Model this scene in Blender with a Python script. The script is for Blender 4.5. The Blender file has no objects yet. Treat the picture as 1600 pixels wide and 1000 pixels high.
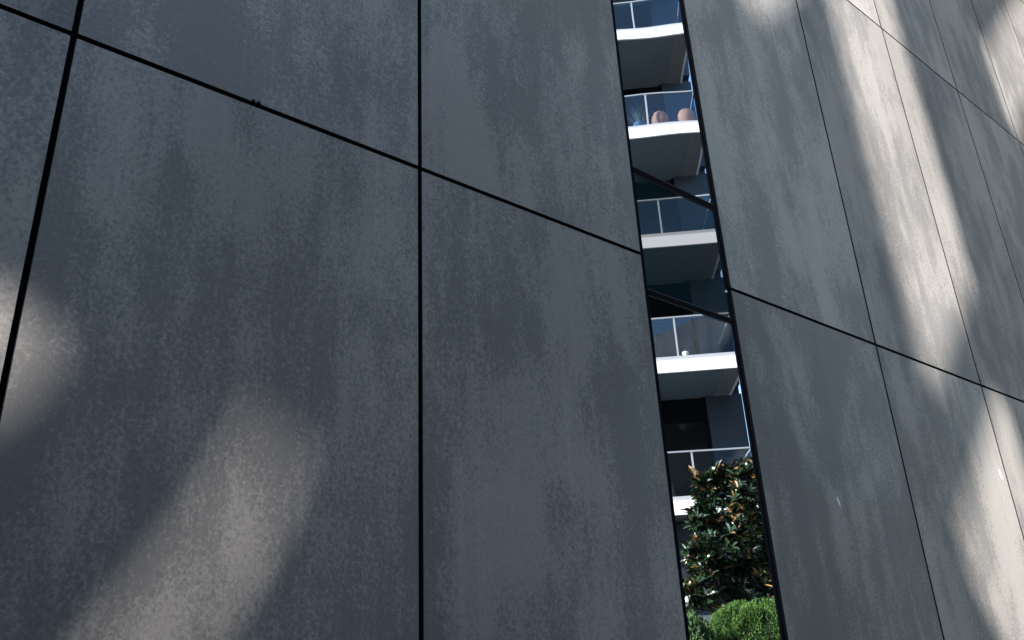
import bpy, bmesh, math, random
from mathutils import Vector, Matrix
R = math.radians
scene = bpy.context.scene
COL = scene.collection

# ------------------------------------------------------------------ camera
EYE = 1.60                      # camera height above the pavement
DW = 2.2                        # camera to cladding, metres (cladding face is the plane y = 0)
F, PX, PY = 1323.79, 800.0, 500.0
ROW = (Vector((0.77346668, 0.21764993, 0.5952964)),
       Vector((-0.63219249, 0.33251798, 0.69983173)),
       Vector((-0.04562843, -0.91763844, 0.39478823)))
CAM = Vector((0.0, -DW, EYE))
def c2w(v): return Vector((ROW[0].dot(v), ROW[1].dot(v), ROW[2].dot(v)))
def ray(px, py): return c2w(Vector((px - PX, py - PY, F)).normalized())
cd = bpy.data.cameras.new('camera'); cam = bpy.data.objects.new('camera', cd); COL.objects.link(cam)
rt, up, bk = c2w(Vector((1, 0, 0))), c2w(Vector((0, -1, 0))), c2w(Vector((0, 0, -1)))
M = Matrix((rt, up, bk)).transposed().to_4x4(); M.translation = CAM
cam.matrix_world = M
cd.sensor_width = 36.0; cd.lens = F / 1600 * 36; cd.clip_start = 0.05; cd.clip_end = 3000
scene.camera = cam

# ------------------------------------------------------------------ light
SUN_TH, SUN_EL = R(30), R(27)
S = Vector((-math.cos(SUN_TH) * math.cos(SUN_EL), -math.sin(SUN_TH) * math.cos(SUN_EL), math.sin(SUN_EL)))  # towards the sun
w = bpy.data.worlds.new('World'); scene.world = w; w.use_nodes = True
nt = w.node_tree; nt.nodes.clear()
sky = nt.nodes.new('ShaderNodeTexSky'); sky.sky_type = 'NISHITA'; sky.sun_disc = False
sky.sun_elevation = SUN_EL; sky.sun_rotation = math.atan2(S.x, S.y); sky.air_density = 1.0; sky.dust_density = 0.3; sky.ozone_density = 1.0
bg = nt.nodes.new('ShaderNodeBackground'); bg.inputs['Strength'].default_value = 0.11
wo = nt.nodes.new('ShaderNodeOutputWorld')
nt.links.new(sky.outputs[0], bg.inputs[0]); nt.links.new(bg.outputs[0], wo.inputs[0])
ld = bpy.data.lights.new('sun', 'SUN'); ld.energy = 4.4; ld.angle = R(0.42); ld.color = (1.0, 0.92, 0.93)
lo = bpy.data.objects.new('sun', ld); COL.objects.link(lo); lo.rotation_euler = S.to_track_quat('Z', 'Y').to_euler(); lo.location = S * 60
vs = scene.view_settings
scene.display_settings.display_device = 'sRGB'
vs.view_transform = 'Standard'; vs.look = 'None'; vs.gamma = 1.0; vs.use_curve_mapping = False; vs.exposure = 2.37
scene.cycles.max_bounces = 8; scene.cycles.sample_clamp_indirect = 6

# ------------------------------------------------------------------ helpers
def add_box(bm, x0, x1, y0, y1, z0, z1):
    v = [bm.verts.new(p) for p in ((x0,y0,z0),(x1,y0,z0),(x1,y1,z0),(x0,y1,z0),(x0,y0,z1),(x1,y0,z1),(x1,y1,z1),(x0,y1,z1))]
    for f in ((3,2,1,0),(4,5,6,7),(0,1,5,4),(1,2,6,5),(2,3,7,6),(3,0,4,7)): bm.faces.new([v[i] for i in f])
def obj(name, bm, mat, parent=None, smooth=False):
    bmesh.ops.recalc_face_normals(bm, faces=bm.faces)
    me = bpy.data.meshes.new(name); bm.to_mesh(me); bm.free()
    if smooth:
        for p in me.polygons: p.use_smooth = True
    me.materials.append(mat)
    o = bpy.data.objects.new(name, me); COL.objects.link(o)
    if parent: o.parent = parent
    return o
def box(name, mat, parent, *b, bevel=0.0):
    bm = bmesh.new(); add_box(bm, *b)
    if bevel: bmesh.ops.bevel(bm, geom=bm.edges[:], offset=bevel, segments=1, affect='EDGES')
    return obj(name, bm, mat, parent)
def thing(name, label, cat, loc=(0, 0, 0), group=None):
    o = bpy.data.objects.new(name, None); COL.objects.link(o); o.location = loc; o.empty_display_size = 0.3
    o['label'] = label; o['category'] = cat
    if group: o['group'] = group
    return o
def tag(o, label, cat, group=None):
    o['label'] = label; o['category'] = cat
    if group: o['group'] = group
    return o
def mat(name, col, rough=0.6, spec=0.4, metal=0.0, bump=0.0, bscale=40.0, var=0.0, vscale=3.0):
    m = bpy.data.materials.new(name); m.use_nodes = True; n = m.node_tree.nodes; l = m.node_tree.links
    b = n['Principled BSDF']; b.inputs['Base Color'].default_value = (*col, 1); b.inputs['Roughness'].default_value = rough
    b.inputs['Specular IOR Level'].default_value = spec; b.inputs['Metallic'].default_value = metal
    if var or bump:
        g = n.new('ShaderNodeNewGeometry')
    if var:
        t = n.new('ShaderNodeTexNoise'); t.inputs['Scale'].default_value = vscale; t.inputs['Detail'].default_value = 6
        r = n.new('ShaderNodeMapRange'); r.inputs[1].default_value = 0.3; r.inputs[2].default_value = 0.7; r.inputs[3].default_value = 1 - var; r.inputs[4].default_value = 1 + var
        mx = n.new('ShaderNodeMix'); mx.data_type = 'RGBA'; mx.blend_type = 'MULTIPLY'; mx.inputs[0].default_value = 1; mx.inputs[6].default_value = (*col, 1)
        l.new(g.outputs['Position'], t.inputs['Vector']); l.new(t.outputs['Fac'], r.inputs[0]); l.new(r.outputs[0], mx.inputs[7]); l.new(mx.outputs[2], b.inputs['Base Color'])
    if bump:
        t = n.new('ShaderNodeTexNoise'); t.inputs['Scale'].default_value = bscale; t.inputs['Detail'].default_value = 6
        bp = n.new('ShaderNodeBump'); bp.inputs['Strength'].default_value = bump; bp.inputs['Distance'].default_value = 0.01
        l.new(g.outputs['Position'], t.inputs['Vector']); l.new(t.outputs['Fac'], bp.inputs['Height']); l.new(bp.outputs[0], b.inputs['Normal'])
    return m

def panel_material():
    m = bpy.data.materials.new('fibre_cement_panel'); m.use_nodes = True; n = m.node_tree.nodes; l = m.node_tree.links
    b = n['Principled BSDF']
    geo = n.new('ShaderNodeNewGeometry'); oi = n.new('ShaderNodeObjectInfo')
    sc = n.new('ShaderNodeVectorMath'); sc.operation = 'SCALE'; sc.inputs[0].default_value = (37.0, 11.0, 23.0); l.new(oi.outputs['Random'], sc.inputs['Scale'])
    ad = n.new('ShaderNodeVectorMath'); ad.operation = 'ADD'; l.new(geo.outputs['Position'], ad.inputs[0]); l.new(sc.outputs[0], ad.inputs[1])
    def mapped(sx, sy, sz):
        k = n.new('ShaderNodeVectorMath'); k.operation = 'MULTIPLY'; k.inputs[1].default_value = (sx, sy, sz); l.new(ad.outputs[0], k.inputs[0]); return k.outputs[0]
    def noise(vec, scale, detail, rough, dist=0.0):
        t = n.new('ShaderNodeTexNoise'); t.inputs['Scale'].default_value = scale; t.inputs['Detail'].default_value = detail
        t.inputs['Roughness'].default_value = rough; t.inputs['Distortion'].default_value = dist; l.new(vec, t.inputs['Vector']); return t.outputs['Fac']
    def mrange(v, a0, a1, b0, b1, smooth=True):
        r = n.new('ShaderNodeMapRange'); r.interpolation_type = 'SMOOTHSTEP' if smooth else 'LINEAR'
        for i, q in enumerate((a0, a1, b0, b1)): r.inputs[i + 1].default_value = q
        l.new(v, r.inputs[0]); return r.outputs[0]
    def math_(op, a, c):
        k = n.new('ShaderNodeMath'); k.operation = op
        for i, q in enumerate((a, c)):
            if isinstance(q, (int, float)): k.inputs[i].default_value = q
            else: l.new(q, k.inputs[i])
        return k.outputs[0]
    tall = mapped(1.0, 1.0, 0.42)
    cloud = noise(tall, 1.9, 5, 0.55, 0.3)                  # broad clouds
    grain = noise(mapped(1.0, 1.0, 0.8), 90.0, 5, 0.66, 0.6)   # flaky crystalline grain
    streak = noise(mapped(7.0, 7.0, 0.45), 1.0, 6, 0.62, 0.1)  # run-down streaks
    mid = noise(tall, 7.5, 7, 0.66, 0.2)
    s = math_('ADD', math_('MULTIPLY', cloud, 0.95), math_('MULTIPLY', mid, 0.55))
    s = math_('ADD', s, math_('MULTIPLY', streak, 0.45))
    s = math_('ADD', s, math_('MULTIPLY', grain, 0.68))
    patch = mrange(s, 1.20, 1.41, 0.0, 1.0)
    c1 = n.new('ShaderNodeMix'); c1.data_type = 'RGBA'
    c1.inputs[6].default_value = (0.131, 0.129, 0.116, 1); c1.inputs[7].default_value = (0.211, 0.202, 0.175, 1); l.new(patch, c1.inputs[0])
    fine = noise(mapped(1, 1, 1), 420.0, 2, 0.6)
    fl = mrange(fine, 0.3, 0.7, 0.86, 1.14, False)
    gl = mrange(grain, 0.3, 0.7, 0.90, 1.10, False)
    tot = math_('MULTIPLY', fl, gl)
    big = mrange(noise(mapped(1.0, 1.0, 0.6), 0.9, 2, 0.5), 0.3, 0.7, 0.86, 1.14); tot = math_('MULTIPLY', tot, big)
    pv = mrange(oi.outputs['Random'], 0, 1, 0.90, 1.07, False); tot = math_('MULTIPLY', tot, pv)
    run = mrange(noise(mapped(26.0, 26.0, 0.35), 1.0, 4, 0.55), 0.56, 0.72, 1.0, 1.10); tot = math_('MULTIPLY', tot, run)
    mu = n.new('ShaderNodeMix'); mu.data_type = 'RGBA'; mu.blend_type = 'MULTIPLY'; mu.inputs[0].default_value = 1
    l.new(c1.outputs[2], mu.inputs[6]); l.new(tot, mu.inputs[7]); l.new(mu.outputs[2], b.inputs['Base Color'])
    l.new(mrange(s, 1.2, 1.6, 0.62, 0.48, False), b.inputs['Roughness'])
    b.inputs['Specular IOR Level'].default_value = 0.35
    bp = n.new('ShaderNodeBump'); bp.inputs['Strength'].default_value = 0.12; bp.inputs['Distance'].default_value = 0.002
    l.new(grain, bp.inputs['Height']); l.new(bp.outputs[0], b.inputs['Normal'])
    return m
def glass_mirror(name, tint, fac, body):
    m = bpy.data.materials.new(name); m.use_nodes = True; n = m.node_tree.nodes; l = m.node_tree.links; n.clear()
    o = n.new('ShaderNodeOutputMaterial'); g = n.new('ShaderNodeBsdfGlossy'); g.inputs['Color'].default_value = (*tint, 1); g.inputs['Roughness'].default_value = 0.0
    d = n.new('ShaderNodeBsdfDiffuse'); d.inputs['Color'].default_value = (*body, 1)
    mx = n.new('ShaderNodeMixShader'); mx.inputs[0].default_value = fac
    l.new(d.outputs[0], mx.inputs[1]); l.new(g.outputs[0], mx.inputs[2]); l.new(mx.outputs[0], o.inputs[0]); return m
def clear_glass(name, tint, refl, rough=0.0):
    m = bpy.data.materials.new(name); m.use_nodes = True; n = m.node_tree.nodes; l = m.node_tree.links; n.clear()
    o = n.new('ShaderNodeOutputMaterial'); g = n.new('ShaderNodeBsdfGlossy'); g.inputs['Roughness'].default_value = rough
    t = n.new('ShaderNodeBsdfTransparent'); t.inputs['Color'].default_value = (*tint, 1)
    mx = n.new('ShaderNodeMixShader'); mx.inputs[0].default_value = refl
    l.new(t.outputs[0], mx.inputs[1]); l.new(g.outputs[0], mx.inputs[2]); l.new(mx.outputs[0], o.inputs[0]); return m

PANEL = panel_material()
BLACK = mat('black_backing', (0.006, 0.006, 0.007), 0.9, 0.1)
EDGE = mat('sealed_panel_edge', (0.008, 0.008, 0.009), 0.8, 0.1)
FRAME = mat('black_aluminium', (0.004, 0.004, 0.005), 0.8, 0.03)
BEAD = mat('grey_glazing_bead', (0.035, 0.035, 0.035), 0.5, 0.3)
GLASS = glass_mirror('reflective_glass', (0.76, 0.85, 0.89), 0.82, (0.012, 0.015, 0.017))
GLASS_D = glass_mirror('dark_reflective_glass', (0.62, 0.66, 0.66), 0.42, (0.008, 0.020, 0.026))
GLINT = mat('painted_glint', (0.55, 0.53, 0.50), 0.6)  # pale colour standing in for sun glints
PAVE = mat('paving', (0.10, 0.10, 0.098), 0.8, 0.3, bump=0.3, bscale=60, var=0.25, vscale=1.5)
ASPH = mat('asphalt', (0.05, 0.05, 0.052), 0.85, 0.3, bump=0.4, bscale=120, var=0.2, vscale=2)
KERB = mat('kerb_stone', (0.30, 0.30, 0.29), 0.8, 0.3, bump=0.2, bscale=50, var=0.15)
CONC = mat('cast_concrete', (0.30, 0.30, 0.29), 0.8, 0.3, bump=0.2, bscale=12, var=0.15, vscale=0.7)
WHITE = mat('white_render', (0.88, 0.86, 0.83), 0.6, 0.3)
SOFFIT = mat('soffit_paint', (0.155, 0.19, 0.20), 0.7, 0.3, var=0.06, vscale=1.2)
LSOFF = mat('pale_soffit_strip', (0.20, 0.20, 0.195), 0.7, 0.3)
KERBG = mat('balcony_upstand', (0.42, 0.41, 0.41), 0.6, 0.3)
ALU = mat('pale_aluminium', (0.32, 0.33, 0.34), 0.5, 0.3)
RAILG = clear_glass('balustrade_glass', (0.66, 0.78, 0.88), 0.06)
DOORG = clear_glass('door_glass', (0.08, 0.12, 0.16), 0.03)
LEDGE = mat('dark_ledge', (0.10, 0.105, 0.11), 0.75)
DWALL = mat('dark_blue_wall', (0.028, 0.045, 0.068), 0.6, 0.3)
GWALL = mat('grey_render', (0.30, 0.31, 0.33), 0.75, 0.3, var=0.08)
CURT = mat('pale_curtain', (0.28, 0.36, 0.46), 0.8, 0.2)
TERRA = mat('terracotta', (0.88, 0.27, 0.11), 0.7, 0.3, var=0.15, vscale=12)
SOIL = mat('soil', (0.03, 0.02, 0.015), 0.9, 0.1)
PORC = mat('white_ceramic', (0.75, 0.75, 0.73), 0.3, 0.5)
BARK = mat('bark', (0.06, 0.045, 0.03), 0.85, 0.2, bump=0.5, bscale=40)
LEAF = mat('magnolia_leaf', (0.012, 0.028, 0.008), 0.2, 0.6, var=0.4, vscale=9)
LEAFB = mat('magnolia_leaf_brown_side', (0.20, 0.105, 0.032), 0.4, 0.5, var=0.6, vscale=14)
HEDGE = mat('hedge_leaf', (0.055, 0.12, 0.016), 0.6, 0.3, var=0.4, vscale=7)
HEDGE2 = mat('grey_green_leaf', (0.06, 0.115, 0.035), 0.6, 0.3, var=0.4, vscale=7)
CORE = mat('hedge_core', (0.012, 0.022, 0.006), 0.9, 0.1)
DRY = mat('dry_grass_leaf', (0.30, 0.22, 0.14), 0.7, 0.2, var=0.3, vscale=15)

# ------------------------------------------------------------------ ground
def sheet(name, m, x0, x1, y0, y1, z):
    bm = bmesh.new(); bm.faces.new([bm.verts.new(p) for p in ((x0,y0,z),(x1,y0,z),(x1,y1,z),(x0,y1,z))])
    o = obj(name, bm, m); o['kind'] = 'structure'; return o
sheet('ground', ASPH, -900, 900, -900, 900, -0.12)
o = box('pavement', PAVE, None, -40, 40, -3.3, 0.3, -0.3, 0.0); o['kind'] = 'structure'
o = box('kerb', KERB, None, -40, 40, -3.45, -3.302, -0.3, 0.004, bevel=0.012); o['kind'] = 'structure'

# ------------------------------------------------------------------ panel-clad building
WL, WR = 2.648, 3.305
XJ_L = [-6.72, -5.55, -4.38, -3.21, -2.04, -0.874, 0.2945, 1.4652, WL]
XJ_R = [WR, 4.690, 6.096, 7.482, 8.845, 10.200, 11.57, 12.94, 14.31, 15.68]
ZJ = [0.19, EYE + 1.750, EYE + 4.911, EYE + 8.072, EYE + 11.233]
GAP, TH = 0.015, 0.015
bld = thing('clad_building', 'dark grey building wall of large mottled panels split by a narrow mirror window', 'building')
box('backing_wall', BLACK, bld, -6.72, WL - 0.002, 0.045, 0.30, 0.0, ZJ[-1])
box('backing_wall', BLACK, bld, WR + 0.002, 15.68, 0.045, 0.30, 0.0, ZJ[-1])
box('plinth', mat('plinth_stone', (0.07, 0.07, 0.075), 0.7, 0.3, bump=0.2), bld, -6.72, WL, 0.004, 0.044, 0.003, 0.19 - GAP, bevel=0.002)
box('plinth', bpy.data.materials['plinth_stone'], bld, WR, 15.68, 0.004, 0.044, 0.003, 0.19 - GAP, bevel=0.002)
random.seed(4)
panels = {}
for side, xs in (('l', XJ_L), ('r', XJ_R)):
    for i in range(len(xs) - 1):
        for j in range(len(ZJ) - 1):
            xa = xs[i] + (0 if xs[i] == WR else GAP / 2); xb = xs[i + 1] - (0 if xs[i + 1] == WL else GAP / 2)
            d = random.uniform(-0.0006, 0.0006)
            pn = box('panel', PANEL, bld, xa, xb, d, TH + d, ZJ[j] + GAP / 2, ZJ[j + 1] - GAP / 2, bevel=0.0012)
            pn.data.materials.append(EDGE); panels[(side, i, j)] = pn
            for p in pn.data.polygons:
                if p.normal.y > -0.95: p.material_index = 1     # sealed black edges
# added sky blocker, out of view past the right edge, dimming the right panels
WX = 15.72
wg = box('added_sky_blocker', BLACK, bld, WX + 0.05, WX + 6, -5.4, 0.30, 0.0, 17.0)
for i in range(4):
    for j in range(5):
        y1 = 0.0 - 1.35 * i - 0.02; z0 = 0.19 + 3.161 * j
        pn = box('panel', BLACK, wg, WX, WX + 0.03, y1 - 1.335, y1, z0 + GAP / 2, z0 + 3.161 - GAP / 2)  # blocker panels kept black so they bounce no sunlight
def wallp(px, py):
    r = ray(px, py); return CAM + r * (DW / r.y)
# small sun glints on the cladding, painted as pale slivers
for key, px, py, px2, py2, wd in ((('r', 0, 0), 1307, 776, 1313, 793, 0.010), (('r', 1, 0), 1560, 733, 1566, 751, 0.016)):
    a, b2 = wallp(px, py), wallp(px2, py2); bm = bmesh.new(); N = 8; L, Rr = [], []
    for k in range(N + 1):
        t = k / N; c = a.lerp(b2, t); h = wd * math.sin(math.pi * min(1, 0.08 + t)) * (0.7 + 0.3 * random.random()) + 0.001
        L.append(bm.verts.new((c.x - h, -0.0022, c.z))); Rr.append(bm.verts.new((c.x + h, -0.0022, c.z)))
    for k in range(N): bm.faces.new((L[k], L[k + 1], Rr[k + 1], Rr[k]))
    obj('painted_glint', bm, GLINT, panels[key])
# blobs of sealant on the lip of the long joint
for px, py in ((404, 163), (396, 160)):
    c = wallp(px, py); bm = bmesh.new(); bmesh.ops.create_icosphere(bm, subdivisions=1, radius=0.008, matrix=Matrix.Translation((c.x, 0.002, c.z + 0.006)))
    obj('sealant_blob', bm, BLACK, panels[('l', 6, 1)])

# window strip: outer frame as the part, panes, transoms and beads beneath it
GY = 0.019                                     # glass plane, metres behind the cladding face
T1, T2 = EYE + 2.217, EYE + 1.576              # transom heights
bm = bmesh.new(); zt = ZJ[-1]
add_box(bm, WL - 0.03, WL + 0.040, 0.0165, 0.12, 0.02, zt)          # jambs
add_box(bm, WR - 0.004, WR + 0.03, 0.0165, 0.12, 0.02, zt)
add_box(bm, WL + 0.0401, WR - 0.0041, 0.0172, 0.119, 0.0, 0.06)
add_box(bm, WL + 0.0401, WR - 0.0041, 0.0172, 0.119, zt - 0.06, zt)
add_box(bm, WL + 0.0401, WR - 0.0041, 0.08, 0.118, 0.0601, zt - 0.0601)
win = obj('window', bm, FRAME, bld); win['label'] = 'tall narrow mirror glass window strip between grey panels'
GXL, GXR = WL + 0.0405, WR - 0.0045
def pane(z0, z1, m, tilt=0.0, yaw=0.0, seed=0):   # slightly wavy, as float glass is
    bm = bmesh.new(); NX = 24; NZ = max(6, int((z1 - z0) * 24)); rnd = random.Random(seed)
    wv = [(rnd.uniform(2, 6), rnd.uniform(3, 8), rnd.uniform(0, 6.28), rnd.uniform(0.4, 1.0)) for _ in range(4)]
    g = []
    for j in range(NZ + 1):
        row = []
        for i in range(NX + 1):
            x = GXL + (GXR - GXL) * i / NX; z = z0 + (z1 - z0) * j / NZ
            dy = sum(a * math.sin(kx * (x - GXL) + kz * z + ph) for kx, kz, ph, a in wv) * 0.00004
            dy += (z - (z0 + z1) / 2) * tilt + (x - (GXL + GXR) / 2) * yaw
            row.append(bm.verts.new((x, GY + dy, z)))
        g.append(row)
    for j in range(NZ):
        for i in range(NX): bm.faces.new((g[j][i], g[j][i + 1], g[j + 1][i + 1], g[j + 1][i]))
    return obj('pane', bm, m, win, smooth=True)
def transom(zc, h):
    t = box('transom', FRAME, win, GXL, GXR, 0.0135, 0.079, zc - h / 2, zc + h / 2)
    box('glazing_bead', BEAD, t, GXL, GXR, 0.015, GY + 0.004, zc + h / 2 + 0.0002, zc + h / 2 + 0.0042)
    box('glazing_bead', BEAD, t, GXL, GXR, 0.0155, GY + 0.004, zc - h / 2 - 0.0034, zc - h / 2 - 0.0002)
zz = [(0.06, T2, GLASS, 0)]
for k in range(3):
    a, b2 = T2 + 3.161 * k, T1 + 3.161 * k
    transom(a, 0.026); transom(b2, 0.032)
    if b2 > zt: break
    nxt = min(T2 + 3.161 * (k + 1), zt - 0.06)
    zz.append((a, b2, GLASS_D, 1)); zz.append((b2, nxt, GLASS, 0))
for k, (a, b2, m, dk) in enumerate(zz):
    p = pane(a + 0.012, b2 - 0.012, m, tilt=(0.0 if dk else 0.0), seed=k + 3)
    p['label'] = ('darker tinted pane between two black transoms' if dk else 'tall mirror pane reflecting balconies')

# ------------------------------------------------------------------ the apartment block across the street (it shows in the mirror glass)
AZ = R(40.385 + 4.0)
A = Vector((math.cos(AZ), math.sin(AZ), 0))     # along its facade
B = Vector((math.sin(AZ), -math.cos(AZ), 0))    # into the block
O = Vector((0, DW, 0))                          # the camera's mirror image in the glass
def P(a, b, z): return O + A * a + B * b + Vector((0, 0, z))
def look(px, py, b):
    """point met by the reflected sight line through a pixel at depth b in front of the facade axis"""
    r = ray(px, py); d = Vector((r.x, -r.y, r.z)); t = b / d.dot(B); q = d * t
    return q.dot(A), EYE + q.z
def lbox(name, m, parent, a0, a1, b0, b1, z0, z1, bevel=0.0):
    bm = bmesh.new(); add_box(bm, a0, a1, b0, b1, z0, z1)
    if bevel: bmesh.ops.bevel(bm, geom=bm.edges[:], offset=bevel, segments=2, affect='EDGES')
    for v in bm.verts: v.co = P(*v.co)
    return obj(name, bm, m, parent)
B0 = 17.2; SH = 3.0; FZ0 = EYE + 3.05 + 0.02       # slab band centre of the lowest balcony
AEND = look(1162, 565, B0)[0]
APOST = (look(1063, 515, B0)[0] + look(1085, 725, B0)[0] + look(1007, 160, B0)[0]) / 3
AWALL = look(1164, 640, B0 + 2.0)[0]
apt = thing('apartment_block', 'apartment block with white balcony bands and glass balustrades mirrored in the window', 'building')
lbox('rear_wall', DWALL, apt, -14, AWALL, B0 + 2.16, B0 + 11, 0.0, FZ0 + SH * 6)
lbox('roof', CONC, apt, -14.2, AWALL + 0.2, B0 + 1.8, B0 + 11.2, FZ0 + SH * 6, FZ0 + SH * 6 + 0.3)
for k in range(6):
    z = FZ0 + SH * k
    lbox('slab', SOFFIT, apt, -14, AEND - 0.005, B0 + 0.052, B0 + 2.15, z - 0.10, z + 0.12)
    s = lbox('fascia', WHITE, apt, -14, AEND, B0, B0 + 0.05, z - 0.135, z + 0.135)
    lbox('soffit_strip', LSOFF, apt, AEND - 0.36, AEND - 0.006, B0 + 0.053, B0 + 2.14, z - 0.125, z - 0.101)  # paler strip under the right end of the slab
    lbox('side_fascia', WHITE, apt, AEND - 0.004, AEND + 0.045, B0 + 0.02, B0 + 2.15, z - 0.13, z + 0.13)
    lbox('upstand', KERBG, apt, -14, AEND - 0.01, B0 + 0.04, B0 + 0.16, z + 0.136, z + 0.235)
    bal = lbox('handrail', ALU, apt, -14, AEND - 0.02, B0 + 0.075, B0 + 0.125, z + 1.14, z + 1.172)
    lbox('handrail', ALU, apt, AEND - 0.07, AEND - 0.02, B0 + 0.126, B0 + 2.1, z + 1.14, z + 1.172)
    n0 = 6
    for i in range(n0):
        ap = APOST - 1.55 * i
        lbox('post', ALU, bal, ap - 0.018, ap + 0.018, B0 + 0.08, B0 + 0.12, z + 0.236, z + 1.139)
        lbox('balustrade_pane', RAILG, bal, ap - 1.55 + 0.03, ap - 0.03, B0 + 0.095, B0 + 0.105, z + 0.25, z + 1.13)
    lbox('balustrade_pane', RAILG, bal, APOST + 0.03, AEND - 0.09, B0 + 0.095, B0 + 0.105, z + 0.25, z + 1.13)
    lbox('post', ALU, bal, AEND - 0.068, AEND - 0.024, B0 + 0.08, B0 + 0.12, z + 0.236, z + 1.139)
    lbox('balustrade_pane', RAILG, bal, AEND - 0.05, AEND - 0.04, B0 + 0.16, B0 + 2.08, z + 0.25, z + 1.13)
    # recessed glazed wall behind the balcony
    if k < 5 or True:
        wz0, wz1 = z + 0.125, z + SH - 0.105
        lbox('recess_wall', DWALL, apt, APOST + 0.75, AWALL, B0 + 1.95, B0 + 2.155, wz0, wz1)
        d = lbox('balcony_door', FRAME, apt, APOST - 4.0, APOST + 0.745, B0 + 2.06, B0 + 2.12, wz0, wz0 + 0.08)
        for i in range(5):
            ax = APOST + 0.745 - 1.15 * i
            lbox('door_stile', FRAME, d, ax - 0.07, ax, B0 + 2.0, B0 + 2.06, wz0, wz1)
        lbox('door_glass', DOORG, d, APOST - 4.0, APOST + 0.74, B0 + 2.08, B0 + 2.09, wz0 + 0.081, wz1)
        if k in (1, 4):
            bm = bmesh.new(); pr = None
            for i in range(60):
                a = APOST - 1.0 + 0.9 * i / 59; b = B0 + 2.125 + 0.012 * math.sin(i * 1.3)
                q = (bm.verts.new(P(a, b, wz0 + 0.05)), bm.verts.new(P(a, b, wz1 - 0.1)))
                if pr: bm.faces.new((pr[0], q[0], q[1], pr[1]))
                pr = q
            obj('curtain', bm, CURT, d, smooth=True)
# ground storey: set-back dark wall with a pale concrete ledge
lbox('ground_floor_wall', DWALL, apt, -14, AWALL, B0 + 1.0, B0 + 2.15, 0.0, FZ0 - 0.14)
lg = look(1090, 897, B0 + 0.9)[1]
lbox('ledge', LEDGE, apt, -14, AWALL + 0.3, B0 + 0.6, B0 + 0.995, lg - 0.11, lg + 0.11)
lg = look(1085, 967, B0 + 0.5)[1]
lbox('ledge', LEDGE, apt, -14, AWALL + 0.3, B0 + 0.3, B0 + 0.99, lg - 0.6, lg + 0.05)

# things standing on the balconies
def lathe(name, prof, m, parent, c, seg=24, smooth=True):
    bm = bmesh.new(); rings = []
    for r_, z_ in prof:
        rings.append([bm.verts.new((c[0] + r_ * math.cos(2 * math.pi * i / seg), c[1] + r_ * math.sin(2 * math.pi * i / seg), c[2] + z_)) for i in range(seg)])
    for q in range(len(rings) - 1):
        for i in range(seg): bm.faces.new((rings[q][i], rings[q][(i + 1) % seg], rings[q + 1][(i + 1) % seg], rings[q + 1][i]))
    bm.faces.new(rings[0]); bm.faces.new(rings[-1])
    return obj(name, bm, m, parent, smooth)
z3 = FZ0 + SH * 3 + 0.121
for px, lab, rr in ((1031, 'left round terracotta pot behind the mirrored balustrade', 0.21), (1074, 'right round terracotta pot behind the mirrored balustrade, the larger', 0.25)):
    a, _ = look(px, 180, B0 + 0.36); c = P(a, B0 + 0.36, z3)
    t = thing('terracotta_pot', lab, 'pot', c, 'terracotta pots on a balcony'); 
    lathe('bowl', [(rr*.45, 0.0), (rr*.75, 0.08), (rr, 0.34), (rr*.99, 0.44), (rr*.9, 0.52), (rr*.74, 0.57), (rr*.76, 0.585), (rr*.66, 0.59)], TERRA, t, (0, 0, 0.001))
    lathe('soil', [(rr*.62, 0.582), (rr*.3, 0.592)], SOIL, t, (0, 0, 0.012))
def blade(bm, base, d, L, wd, droop):
    d = d.normalized(); side = d.cross(Vector((0, 0, 1)))
    side = side.normalized() if side.length > 0.01 else Vector((1, 0, 0)); pts = []
    for i in range(4):
        t = i / 3; c = base + d * L * t + Vector((0, 0, -droop * L * t * t)); h = wd * (1 - t * 0.95)
        pts.append((bm.verts.new(c - side * h), bm.verts.new(c + side * h)))
    for i in range(3): bm.faces.new((pts[i][0], pts[i][1], pts[i + 1][1], pts[i + 1][0]))
a, _ = look(999, 175, B0 + 0.45); c = P(a, B0 + 0.38, z3)
t = thing('potted_grass', 'dry wispy potted grass on the balcony beside the terracotta pots', 'plant', c)
lathe('pot', [(0.10, 0), (0.15, 0.36), (0.16, 0.38)], mat('grey_pot', (0.2, 0.2, 0.2), 0.7), t, (0, 0, 0.001))
rnd = random.Random(5); bm = bmesh.new()
for i in range(80):
    an = rnd.uniform(0, 6.28); sp = rnd.uniform(0.1, 0.9)
    blade(bm, Vector((0.05 * math.cos(an), 0.05 * math.sin(an), 0.37)), Vector((sp * math.cos(an), sp * math.sin(an), 1)), rnd.uniform(0.3, 0.68), 0.009, rnd.uniform(0, 0.35))
obj('foliage', bm, DRY, t)
a, _ = look(1073, 548, B0 + 0.1); c = P(a, B0 + 0.10, FZ0 + SH + 0.236)
t = thing('ceramic_bowl', 'small white bowl on the balcony edge beside a rail post', 'bowl', c)
lathe('bowl', [(0.03, 0), (0.045, 0.01), (0.072, 0.06), (0.070, 0.085), (0.052, 0.10)], PORC, t, (0, 0, 0.001))

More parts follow.
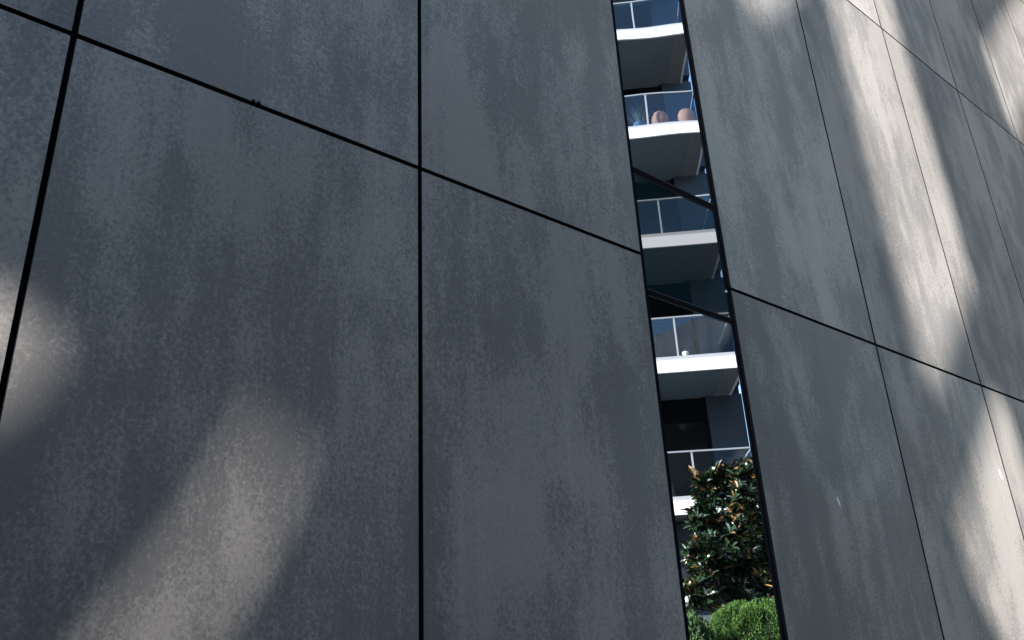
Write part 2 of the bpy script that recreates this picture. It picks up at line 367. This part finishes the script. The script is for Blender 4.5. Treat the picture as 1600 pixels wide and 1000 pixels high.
# ------------------------------------------------------------------ magnolia and hedge across the street (also mirrored)
def leaf(bm, base, d, nrm, L, wd):
    d = d.normalized(); s = d.cross(nrm)
    if s.length < 0.01: s = d.orthogonal()
    s.normalize(); u = s.cross(d).normalized()
    v0 = bm.verts.new(base); vl1 = bm.verts.new(base + d * L * .35 - s * wd * .8 + u * wd * .3); vr1 = bm.verts.new(base + d * L * .35 + s * wd * .8 + u * wd * .3)
    vl2 = bm.verts.new(base + d * L * .7 - s * wd * .75 + u * wd * .2); vr2 = bm.verts.new(base + d * L * .7 + s * wd * .75 + u * wd * .2)
    vc1 = bm.verts.new(base + d * L * .35); vc2 = bm.verts.new(base + d * L * .7 - u * L * 0.03); v1 = bm.verts.new(base + d * L - u * L * 0.10)
    for f in ((v0, vc1, vl1), (v0, vr1, vc1), (vl1, vc1, vc2, vl2), (vc1, vr1, vr2, vc2), (vl2, vc2, v1), (vc2, vr2, v1)): bm.faces.new(f)
def tube(bm, p0, p1, r0, r1, seg=7):
    d = (p1 - p0).normalized(); x = d.orthogonal().normalized(); y = d.cross(x); ra, rb = [], []
    for i in range(seg):
        q = x * math.cos(6.2832 * i / seg) + y * math.sin(6.2832 * i / seg)
        ra.append(bm.verts.new(p0 + q * r0)); rb.append(bm.verts.new(p1 + q * r1))
    for i in range(seg): bm.faces.new((ra[i], ra[(i + 1) % seg], rb[(i + 1) % seg], rb[i]))
BT = 11.2
at, _ = look(1165, 900, BT)
root = P(at, BT, -0.12); root.z = 0
mag = thing('magnolia_tree', 'dark glossy magnolia with rusty leaf undersides, mirrored low in the window', 'tree', root)
blobs = [(1172, 762, 0.40, 0.36, 0), (1150, 842, 0.50, 0.45, 0), (1098, 858, 0.21, 0.2, -0.2), (1112, 772, 0.20, 0.17, 0.05), (1098, 928, 0.26, 0.2, -0.35), (1175, 918, 0.42, 0.34, 0), (1135, 740, 0.16, 0.13, 0.0), (1103, 752, 0.13, 0.11, 0.0), (1097, 808, 0.17, 0.15, -0.1), (1192, 735, 0.22, 0.17, 0.0), (1110, 890, 0.22, 0.2, -0.2), (1215, 840, 0.45, 0.55, 0.2)]
rnd = random.Random(21); gb, bb, tb = bmesh.new(), bmesh.new(), bmesh.new()
fork = Vector((0, 0, 1.35)); tube(tb, Vector((0, 0, 0)), fork, 0.075, 0.055, 10)
for px, py, ra, rz, db in blobs:
    a, z = look(px, py, BT + db); cc = P(a, BT + db, z) - root
    mid = fork.lerp(cc, 0.45) + Vector((rnd.uniform(-.08, .08), rnd.uniform(-.08, .08), 0.1))
    tube(tb, fork, mid, 0.04, 0.028); tube(tb, mid, cc, 0.028, 0.015)
    for q in range(int(118 * ra * ra / 0.16) + 13):
        v = Vector((rnd.gauss(0, 1), rnd.gauss(0, 1), rnd.gauss(0, 1))).normalized() * (rnd.random() ** 0.40)
        tip = cc + Vector((v.x * ra, v.y * ra, v.z * rz)); ax = (v * 0.8 + Vector((rnd.uniform(-.3, .3), rnd.uniform(-.3, .3), 0.75))).normalized()
        if q % 4 == 0: tube(tb, cc.lerp(tip, 0.15), tip, 0.010, 0.005, 4)
        x = ax.orthogonal().normalized(); y = ax.cross(x); n0 = rnd.randint(6, 9); ph = rnd.uniform(0, 6)
        for i in range(n0):
            an = ph + 6.2832 * i / n0 + rnd.uniform(-.3, .3); out = x * math.cos(an) + y * math.sin(an)
            d = out * rnd.uniform(0.6, 1.2) + ax * rnd.uniform(0.25, 0.95)
            nn = ax - out * 0.5
            brown = rnd.random() < (0.06 if v.z < 0.1 else 0.19)
            leaf(bb if brown else gb, tip - ax * rnd.uniform(0, .05), d, nn, rnd.uniform(0.10, 0.18), rnd.uniform(0.018, 0.034))
a, z = look(1087, 742, BT - .1); c0 = P(a, BT - .1, z) - root
for s0 in range(3): leaf(bb, c0 + Vector((0, 0, -.02 * s0)), A * (-.35 + .25 * s0) + Vector((0, 0, 1)), -B, 0.15, 0.03)
obj('trunk', tb, BARK, mag)
f1 = obj('crown', gb, LEAF, mag); f1['kind'] = 'stuff'
f2 = obj('crown', bb, LEAFB, mag); f2['kind'] = 'stuff'; f2['label'] = 'rusty brown leaves of the magnolia'

def hedge(name, label, cat, m, ca, cb, ztop, ra, rb, n, seed, ls):
    """clipped shrub: super-ellipsoid body standing on the ground, covered with small leaves"""
    base = P(ca, cb, 0); t = thing(name, label, cat, base); rnd = random.Random(seed); bm = bmesh.new(); cm = bmesh.new()
    def pt(u, v, k):
        cu, su, cv, sv = math.cos(u), math.sin(u), math.cos(v), math.sin(v); e = 0.55
        f = lambda q: math.copysign(abs(q) ** e, q)
        lump = 1 + 0.07 * math.sin(5 * u + 3 * v) + 0.06 * math.sin(9 * u - 7 * v) + 0.04 * math.sin(17 * u + 13 * v)
        q = A * (ra * f(cv) * f(cu) * k * lump) + B * (rb * f(cv) * f(su) * k * lump); z = ztop * (0.5 + 0.5 * f(sv) * (k if sv > 0 else 1) * (1 + 0.02 * math.sin(7 * u) + 0.012 * math.sin(15 * u + 4 * v)))
        return q + Vector((0, 0, z))
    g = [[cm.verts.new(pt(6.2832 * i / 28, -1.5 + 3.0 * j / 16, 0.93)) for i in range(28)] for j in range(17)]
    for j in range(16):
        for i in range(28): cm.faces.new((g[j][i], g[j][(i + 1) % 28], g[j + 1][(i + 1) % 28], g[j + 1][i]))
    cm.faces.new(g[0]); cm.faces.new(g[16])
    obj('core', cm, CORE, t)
    for _ in range(n):
        u = rnd.uniform(0, 6.2832); v = rnd.uniform(-0.6, 1.5); p = pt(u, v, rnd.uniform(0.9, 1.02)); nn = (pt(u, v, 1.05) - pt(u, v, 0.9)); nn = nn.normalized()
        d = (nn * 0.8 + Vector((rnd.uniform(-1, 1), rnd.uniform(-1, 1), rnd.uniform(-.2, 1.2))) * 0.7).normalized(); s = d.orthogonal().normalized()
        s = (Matrix.Rotation(rnd.uniform(0, 6.28), 3, d) @ s) * ls * 0.22; L = ls * rnd.uniform(0.5, 1.8)
        vv = [bm.verts.new(p - s), bm.verts.new(p + s), bm.verts.new(p + d * L)]; bm.faces.new(vv)
    o = obj('foliage', bm, m, t); o['kind'] = 'stuff'
a, z = look(1165, 941, 9.4)
hedge('clipped_hedge', 'bright green clipped rounded hedge at the foot of the mirror window', 'hedge', HEDGE, a + 0.20, 9.8, z, 0.60, 0.50, 110000, 3, 0.019)
a, z = look(1080, 962, 8.9)
hedge('grey_green_shrub', 'lower grey green shrub left of the bright hedge', 'shrub', HEDGE2, a - 0.12, 9.1, z, 0.42, 0.35, 26000, 7, 0.03)

# ------------------------------------------------------------------ added light blockers, out of view: openings shaped so sun casts the patches
KX, MZ = S.x / S.y, -S.z / S.y
def away(x, tau): return Vector((x, 0, 0)) + Vector((S.x, S.y, 0)) * (tau / -S.y)
SL = 0.92
def screen(name, label, part, m, e, P0, x0, x1, HT, bays, th=0.20):  # added light blocker, pierced where sunlight should reach the cladding
    nrm = Vector((-e.y, e.x, 0))
    def on(x, z):
        p = Vector((x, 0, EYE + z)); t = (P0 - p).dot(nrm) / S.dot(nrm); q = p + S * t
        return (q - P0).dot(e), q.z
    bm = bmesh.new(); s0, s1 = on(x0, 0)[0], on(x1, 0)[0]
    for lp in [[(s0, -0.12), (s1, -0.12), (s1, HT), (s0, HT)]] + [[on(*q) for q in b_] for b_ in bays]:
        vv = [bm.verts.new((q[0], 0, q[1])) for q in lp]
        for i in range(len(vv)): bm.edges.new((vv[i], vv[(i + 1) % len(vv)]))
    bmesh.ops.triangle_fill(bm, use_beauty=True, edges=bm.edges[:])
    geo = bmesh.ops.extrude_face_region(bm, geom=bm.faces[:])
    for v in [g_ for g_ in geo['geom'] if isinstance(g_, bmesh.types.BMVert)]:    # reveals splayed along the sun
        v.co += Vector((S.dot(e), -S.dot(nrm), S.z)) * (th / abs(S.dot(nrm)))
    base = P0 + e * ((s0 + s1) / 2); base.z = 0
    for v in bm.verts: v.co = P0 + e * v.co.x - nrm * v.co.y + Vector((0, 0, v.co.z)) - base
    bm.normal_update()
    root = thing(name, label, 'building', base)
    obj(part, bm, m, root)
    bm = bmesh.new(); add_box(bm, s0 - 0.1, s1 + 0.1, -0.08, th + 0.08, HT + 0.002, HT + 0.16)
    for v in bm.verts: v.co = P0 + e * v.co.x - nrm * v.co.y + Vector((0, 0, v.co.z)) - base
    obj('blocker_cap', bm, KERB, root)
def par(x0, x1, za, zb):     # blocker opening between two horizontal edges that fall on the wall with slope SL
    return [(x0, za), (x1, za + SL * (x1 - x0)), (x1, zb + SL * (x1 - x0)), (x0, zb)]
screen('sun_mask_mid', 'added unseen blocker with openings shaped to cast the light patches', 'mask_sheet', CONC,
       Vector((KX + MZ / SL, 1.0, 0)).normalized(), away(6.0, 10.4), 1.45, 7.7, 20.2,
       [par(5.24, 6.48, 1.52, 4.80),
        [(5.22, 0.70), (6.44, 1.80), (6.44, -0.6), (5.85, -0.6), (5.22, 0.36)],
        par(3.95, 4.75, 3.85, 5.3)])
screen('sun_mask_right', 'added unseen blocker with one opening shaped for the upper right light patch', 'pierced_mask', CONC,
       Vector((KX + MZ / SL, 1.0, 0)).normalized(), away(9.5, 11.4), 7.2, 12.2, 23.0, [par(8.72, 11.3, 4.90, 6.02)])
screen('sun_mask_left', 'added unseen blocker with slots shaped to cast the left light patches', 'pierced_mask', CONC,
       Vector((1, 0, 0)), away(0, 9.5), -3.5, 2.9, 15.8,
       [[(0.06, 0.92), (0.31, 0.93), (0.32, 0.85), (0.28, 0.74), (0.20, 0.64), (0.06, 0.60)],
        [(0.985, 0.76), (1.00, 0.74), (0.98, 0.60), (0.915, 0.42), (0.765, 0.18), (0.60, -0.06), (0.545, -0.06), (0.71, 0.20), (0.845, 0.42), (0.93, 0.60)]])

# added blocker opposite, out of view, cutting low sky light at the cladding foot
bw = thing('low_sky_blocker', 'added unseen blocker that darkens the foot of the grey panels', 'wall', (-7.0, -4.7, 0))
box('wall', mat('blocker_dark', (0.06, 0.06, 0.062), 0.8, 0.3, bump=0.2, bscale=30, var=0.15), bw, -11, 8.5, -0.15, 0.15, -0.12, 4.5)
box('blocker_cap', KERB, bw, -11.05, 8.55, -0.2, 0.2, 4.502, 4.60)
